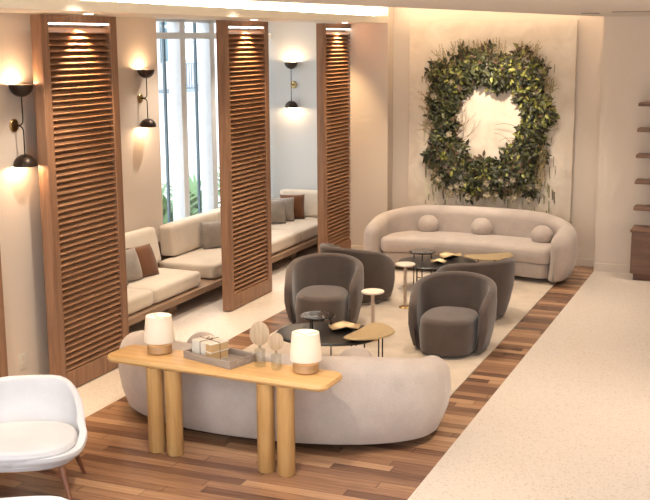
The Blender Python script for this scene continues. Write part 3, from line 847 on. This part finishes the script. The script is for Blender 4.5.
# ------------------------------------------------------------------ white lounge chair (front left), and another at the bottom edge
def make_lounge():
    t = thing('lounge_chair', '', 'armchair', group='white lounge chairs with walnut legs')
    nu, nv = 49, 15
    outer = []; inner = []
    def surf(u, v, off):
        # u -1..1 round the shell, v 0 bottom .. 1 rim
        a = u*math.radians(180)
        rx, ry = .355, .32
        c, s_ = math.sin(a), math.cos(a)
        x = rx*math.copysign(abs(c)**.72, c); y = ry*math.copysign(abs(s_)**.8, s_)
        q_ = min(1, max(0, (abs(u)-.10)/.56)); rim = .77 - .37*(.5-.5*math.cos(PI*q_))
        z = .31 + (rim-.31)*v
        k = .86+.14*math.sin(PI/2*min(1, v*1.25+.05))**1.0
        out_ = 1.10 - .06*v*(1 if abs(u) < .5 else 0)
        p = Vector((x*k*out_, y*k*out_+.02 + .11*v*max(0, s_), z))
        n_ = Vector((c/rx, s_/ry, -.6*(1-v)/.3)).normalized()
        return p + n_*off
    m = MB(); vs = []; fs = []
    prof = []
    for j in range(nv+1): prof.append((j/nv, 0))
    for k in range(1, 6): a = PI*k/6; prof.append((1+.035*math.sin(a), -.0225+.0225*math.cos(a)))
    for j in range(nv, -1, -1): prof.append((j/nv, -.045))
    K = len(prof)
    for i in range(nu):
        u = -1+2*i/(nu-1); e = 1-abs(u); s_ = 1.0
        for v, o_ in prof:
            vs.append(surf(u, v, -.0225+(o_+.0225)*s_))
    for i in range(nu-1):
        for j in range(K-1): fs.append((i*K+j, i*K+j+1, (i+1)*K+j+1, (i+1)*K+j))
        fs.append((i*K+K-1, i*K, (i+1)*K, (i+1)*K+K-1))
    fs.append(tuple(range(K))); fs.append(tuple((nu-1)*K+j for j in range(K-1, -1, -1)))
    m.add(vs, fs); m.build('backrest', M['whitefab'], t, smooth=True)
    def sup(a, b, cy, n=48, p=.78):
        o = []
        for k in range(n):
            q = 2*PI*k/n; c, s_ = math.cos(q), math.sin(q); o.append((a*math.copysign(abs(c)**p, c), cy+b*math.copysign(abs(s_)**p, s_)))
        return o
    block(sup(.34, .31, .0), .285, .37, .035, 0, .045).build('seat_shell', M['whitefab'], t, smooth=True)
    block(sup(.33, .315, -.02), .371, .465, .04, .02, .03).build('seat', M['whitefab'], t, smooth=True)
    for sx in (1, -1):
        for sy in (1, -1):
            m = MB(); m.tube([(sx*.27, -.03+sy*.21, .30), (sx*.33, -.03+sy*.29, 0)], [.021, .011], 12); m.build('leg', M['leg'], t, smooth=True, angle=50)
    for s in (1, -1):
        m = MB(); m.tube([(-.28, -.03-.225*s, .225), (.28, -.03+.225*s, .225)], .017, 10); m.build('stretcher', M['leg'], t)
    return t
lc = make_lounge(); lc.location = (-5.19, 6.42, 0); lc.scale = (1.27, 1.15, .98); lc.rotation_euler = (0,0,math.radians(27)); lc['label'] = 'white upholstered lounge chair with walnut legs at the lower left'
dup(lc, (-3.72, 4.44, 0), math.radians(30), 'white lounge chair of which only the curved top shows at the bottom picture edge')

# ------------------------------------------------------------------ wall shelves and cabinet on the right
for i, z in enumerate((2.50, 2.14, 1.77, 1.40, 1.02)):
    m = MB(); m.box2((-1.83, 15.93, z-.03), (.3, 16.268, z+.012)); o = m.build('wall_shelf', M['shelf'], bevel=.002)
    tag(o, ['walnut wall shelf, topmost at the right edge', 'walnut wall shelf, second from the top at the right edge', 'walnut wall shelf in the middle of the five',
            'walnut wall shelf, second above the cabinet', 'walnut wall shelf directly above the cabinet'][i], 'shelf', 'walnut wall shelves')
cb = thing('cabinet', 'walnut reeded cabinet below the wall shelves at the right edge', 'cabinet', (-1.82, 15.78, 0))
m = MB(); m.box2((0, 0, .10), (2.1, .46, .70)); m.build('body', M['shelf'], cb, bevel=.003)
m = MB(); m.box2((-.02, -.02, .70), (2.12, .46, .735)); m.build('top', M['shelf'], cb, bevel=.003)
m = MB(); m.box2((.04, .05, 0), (2.06, .44, .10)); m.build('plinth', M['leg'], cb)
for k in range(4):
    m = MB(); x0 = .02+k*.515
    m.box2((x0, -.012, .12), (x0+.505, 0, .69))
    for j in range(16): m.box2((x0+.005+j*.031, -.02, .125), (x0+.026+j*.031, -.012, .685))
    m.build('door', M['shelf'], cb)

# ------------------------------------------------------------------ wreath artwork
CX, YF = -4.10, 16.47
t = thing('canvas_panel', 'large off white textured canvas on the far wall behind the wreath', 'artwork', (CX, YF, .42))
m = MB(); m.box2((-1.29, 0, 0), (1.29, .06, 3.26)); m.build('canvas', M['canvas'], t, bevel=.006)
R_ = random.Random(5)
for nm, mat, cnt in (('brush_strokes', 'smear', 70), ('brush_strokes', 'smear2', 150), ('brush_strokes', 'smear3', 22)):
    m = MB()
    for i in range(cnt):
        side = R_.random()
        if side < .86: x = R_.uniform(-1.0, 1.05); z = .42 + R_.gauss(.22, .13)
        elif side < .97: x = R_.choice((-1, 1))*R_.uniform(.9, 1.08); z = R_.uniform(.6, 2.6)
        else: x = R_.uniform(-.9, 1.0); z = R_.uniform(2.75, 2.95)
        ln = R_.uniform(.05, .20); w = R_.uniform(.006, .022)
        z = max(.15, min(3.05, z))
        m.box((x, -.004, z), (w, .010, ln), Matrix.Rotation(R_.uniform(-.12, .12), 3, 'Y'))
    o = m.build(nm, M[mat], t); o['kind'] = 'stuff'
wr = thing('leaf_wreath', 'squarish wreath of dark and lime green leaves on the white canvas', 'wreath', (CX, YF, 2.17))
def ring_pt(R):
    while True:
        a = R.uniform(0, 2*PI); c, s_ = math.cos(a), math.sin(a)
        sq = 1/(abs(c)**4.6+abs(s_)**4.6)**(1/4.6)
        ox = .93*sq*(.98+.06*math.sin(5*a+1)+.05*math.sin(11*a)+.04*math.sin(23*a)); oz = (1.10 if s_ > 0 else 1.12)*sq*(.98+.05*math.sin(7*a+2)+.05*math.sin(13*a)+.04*math.sin(29*a))
        ix, iz = .52*(1+.07*math.sin(4*a)+.06*math.sin(9*a+1)+.05*math.sin(17*a)), .55*(1+.07*math.sin(3*a+.6)+.06*math.sin(8*a)+.05*math.sin(19*a))
        q = R.random()**.85
        x = c*(ix+(ox-ix)*q); z = s_*(iz+(oz-iz)*q)
        return x, z, q, a
def leaf(m, p, d, n_, ln, w, mi):
    s_ = d.cross(n_).normalized(); n2 = s_.cross(d)
    pts = [p, p+d*ln*.3+s_*w*.8+n2*w*.25, p+d*ln*.3-s_*w*.8+n2*w*.25, p+d*ln*.35, p+d*ln*.65+s_*w*.75+n2*w*.2-n2*ln*.05, p+d*ln*.65-s_*w*.75+n2*w*.2-n2*ln*.05, p+d*ln*.7-n2*ln*.07, p+d*ln-n2*ln*.18]
    m.add(pts, [(0,3,1), (0,2,3), (3,6,4,1), (3,2,5,6), (6,7,4), (6,5,7)], mi)
R_ = random.Random(11)
m = MB(); m.open = True
for i in range(5200):
    x, z, q, a = ring_pt(R_)
    dep = .03 + .22*math.sin(PI*min(1, max(0, q)))**.7*R_.random()**.6
    p = Vector((x, -dep, z))
    d = Vector((R_.gauss(0, .7)+.5*math.cos(a)*(q-.3), -abs(R_.gauss(.35, .4)), R_.gauss(.05, .75)+.35*math.sin(a)*(q-.3))).normalized()
    n_ = Vector((R_.gauss(0,.5), -1, R_.gauss(.5,.5))).normalized()
    clump = math.sin(6.1*x+2.2)*math.sin(5.3*z+.7)+.5*math.sin(13*x-9*z)
    lime = (.11 if z > .45 and z < .95 else .05) + .14*clump + (.10 if x > .3 and z > -.2 else 0)
    u = R_.random(); inner = 1-q
    if u < max(.02, lime*(.6+.9*(1-abs(q-.4)))): mi = 2
    elif u < .46: mi = 1
    elif u > .92 or (z > .9 and u > .70): mi = 3
    else: mi = 0
    s_ = R_.uniform(.055, .12)
    leaf(m, p, d, n_, s_, s_*.27, mi)
o = m.build('foliage', [M['leafdark'], M['leafmid'], M['leaflime'], M['leafbrown']], wr); o['kind'] = 'stuff'
m = MB(); m.open = True
for i in range(420):                  # dried sprigs sticking outward
    x, z, q, a = ring_pt(R_); c, s_ = math.cos(a), math.sin(a)
    sc_ = R_.uniform(.85, 1.0)
    sq = 1/(abs(c)**4.6+abs(s_)**4.6)**(1/4.6); x = c*.93*sq*sc_; z = s_*1.1*sq*sc_
    d = Vector((c*.5+R_.gauss(0,.25), -.1, s_*.6+.35+R_.gauss(0,.25))).normalized() if s_ > -.2 else Vector((R_.gauss(0,.2), -.1, -1)).normalized()
    p = Vector((x, -.05-.1*R_.random(), z)); ln = R_.uniform(.1, .22)
    m.tube([p, p+d*ln*.5, p+d*ln+Vector((0,0,-.01))], [.0035, .003, .0012], 4)
    for k in range(4): leaf(m, p+d*ln*(.4+.15*k), (d+Vector((R_.gauss(0,.6), -.3, R_.gauss(0,.6)))).normalized(), Vector((0,-1,0)), .028, .007, 0)
o = m.build('dried_sprigs', M['drygrass'], wr); o['kind'] = 'stuff'
m = MB(); m.open = True
for i in range(30):                  # blossoms, mostly low and left
    if i < 24: x = R_.uniform(-.8, .85); z = R_.uniform(-1.16, -.85)
    else: x, z, q, a = ring_pt(R_)
    c0 = Vector((x, -.16-.08*R_.random(), z)); r = R_.uniform(.025, .045)
    for k in range(9):
        a = 2*PI*k/9+R_.random(); d = Vector((math.cos(a), -.55, math.sin(a))).normalized(); leaf(m, c0, d, Vector((0,-1,.3)), r*1.5, r*.55, 0)
o = m.build('blossoms', M['petal'], wr); o['kind'] = 'stuff'
m = MB()
for i in range(15):                  # bare twigs arching into the opening from the left
    a = math.radians(R_.uniform(150, 235)) if i < 11 else math.radians(R_.uniform(-60, 60)); p = Vector((.55*math.cos(a), -.06, .55*math.sin(a)))
    ln = R_.uniform(.22, .5); th = R_.uniform(-.2, 1.1) if i < 11 else R_.uniform(1.6, 2.8); pts = []
    for k in range(7):
        s_ = k/6; pts.append(p + Vector((math.cos(th+s_*.7)*ln*s_, -.05*math.sin(PI*s_), math.sin(th+s_*.7)*ln*s_)))
    m.tube(pts, [.005-.0005*k for k in range(7)], 5)
m.build('twigs', M['twig'], wr)['kind'] = 'stuff'

# ------------------------------------------------------------------ light
WARM = (1, .74, .48)
light('art_spot', 'SPOT', (-3.7, 14.6, 4.05) , 175, (1,.84,.64), .05, target=(-4.05, 16.47, 2.15), spot=math.radians(50), blend=.9)
light('wall_wash', 'AREA', (-4.05, 16.25, 4.08), 6, (1,.72,.46), 3.1, target=(-4.05, 16.45, 0), sy=.10)
for x, y, p in ((-5.1, 15.0, 90), (-3.2, 15.2, 90), (-4.9, 12.6, 90), (-3.6, 12.4, 90), (-4.4, 10.2, 100), (-4.2, 7.5, 42)):
    light('lounge_downlight', 'SPOT', (x, y, 4.09), p, (1,.86,.70), .08, target=(x, y, 0), spot=math.radians(80), blend=.8)
for x, y, p in ((-.75, 15.1, 75), (-1.3, 11.6, 95), (-1.3, 8.6, 130), (-3.2, 6.0, 150), (.6, 10, 95), (.4, 14.8, 20), (-4.2, 4.4, 20)):
    light('walkway_downlight', 'SPOT', (x, y, 3.70), p, (1,.84,.68), .06, target=(x, y, 0), spot=math.radians(95), blend=.85)
for y in (10.6, 13.0, 15.2):
    light('bay_fill', 'SPOT', (-7.15, y, 3.70), 75, (1,.87,.73), .06, target=(-7.3, y, 0), spot=math.radians(100), blend=.9)  # added warm fill spots to brighten the bay, no real fixtures
for y in (6.2, 8.0, 11.0):
    light('left_wall_fill', 'SPOT', (-5.3, y, 4.09), 90, (1,.85,.68), .06, target=(-6.5, y+.6, .9), spot=math.radians(52), blend=.7)  # extra warm spots added to lift the screens and left walls, not beam lamps
    
# daylight from glazing behind and to the left of the camera
light('daylight_window', 'AREA', (-7.9, 15.1, 2.2), 0.1, (.8,.92,1), 2)
w = bpy.data.worlds.new('sky'); S.world = w; w.use_nodes = True
bg = w.node_tree.nodes['Background']; bg.inputs[0].default_value = (.86,.94,1,1); bg.inputs[1].default_value = 1.25
bpy.data.objects.remove(bpy.data.objects['daylight_window'])

S.view_settings.view_transform = 'Standard'; S.view_settings.look = 'None'
S.view_settings.gamma = 1; S.view_settings.use_curve_mapping = False
S.view_settings.exposure = 1.40
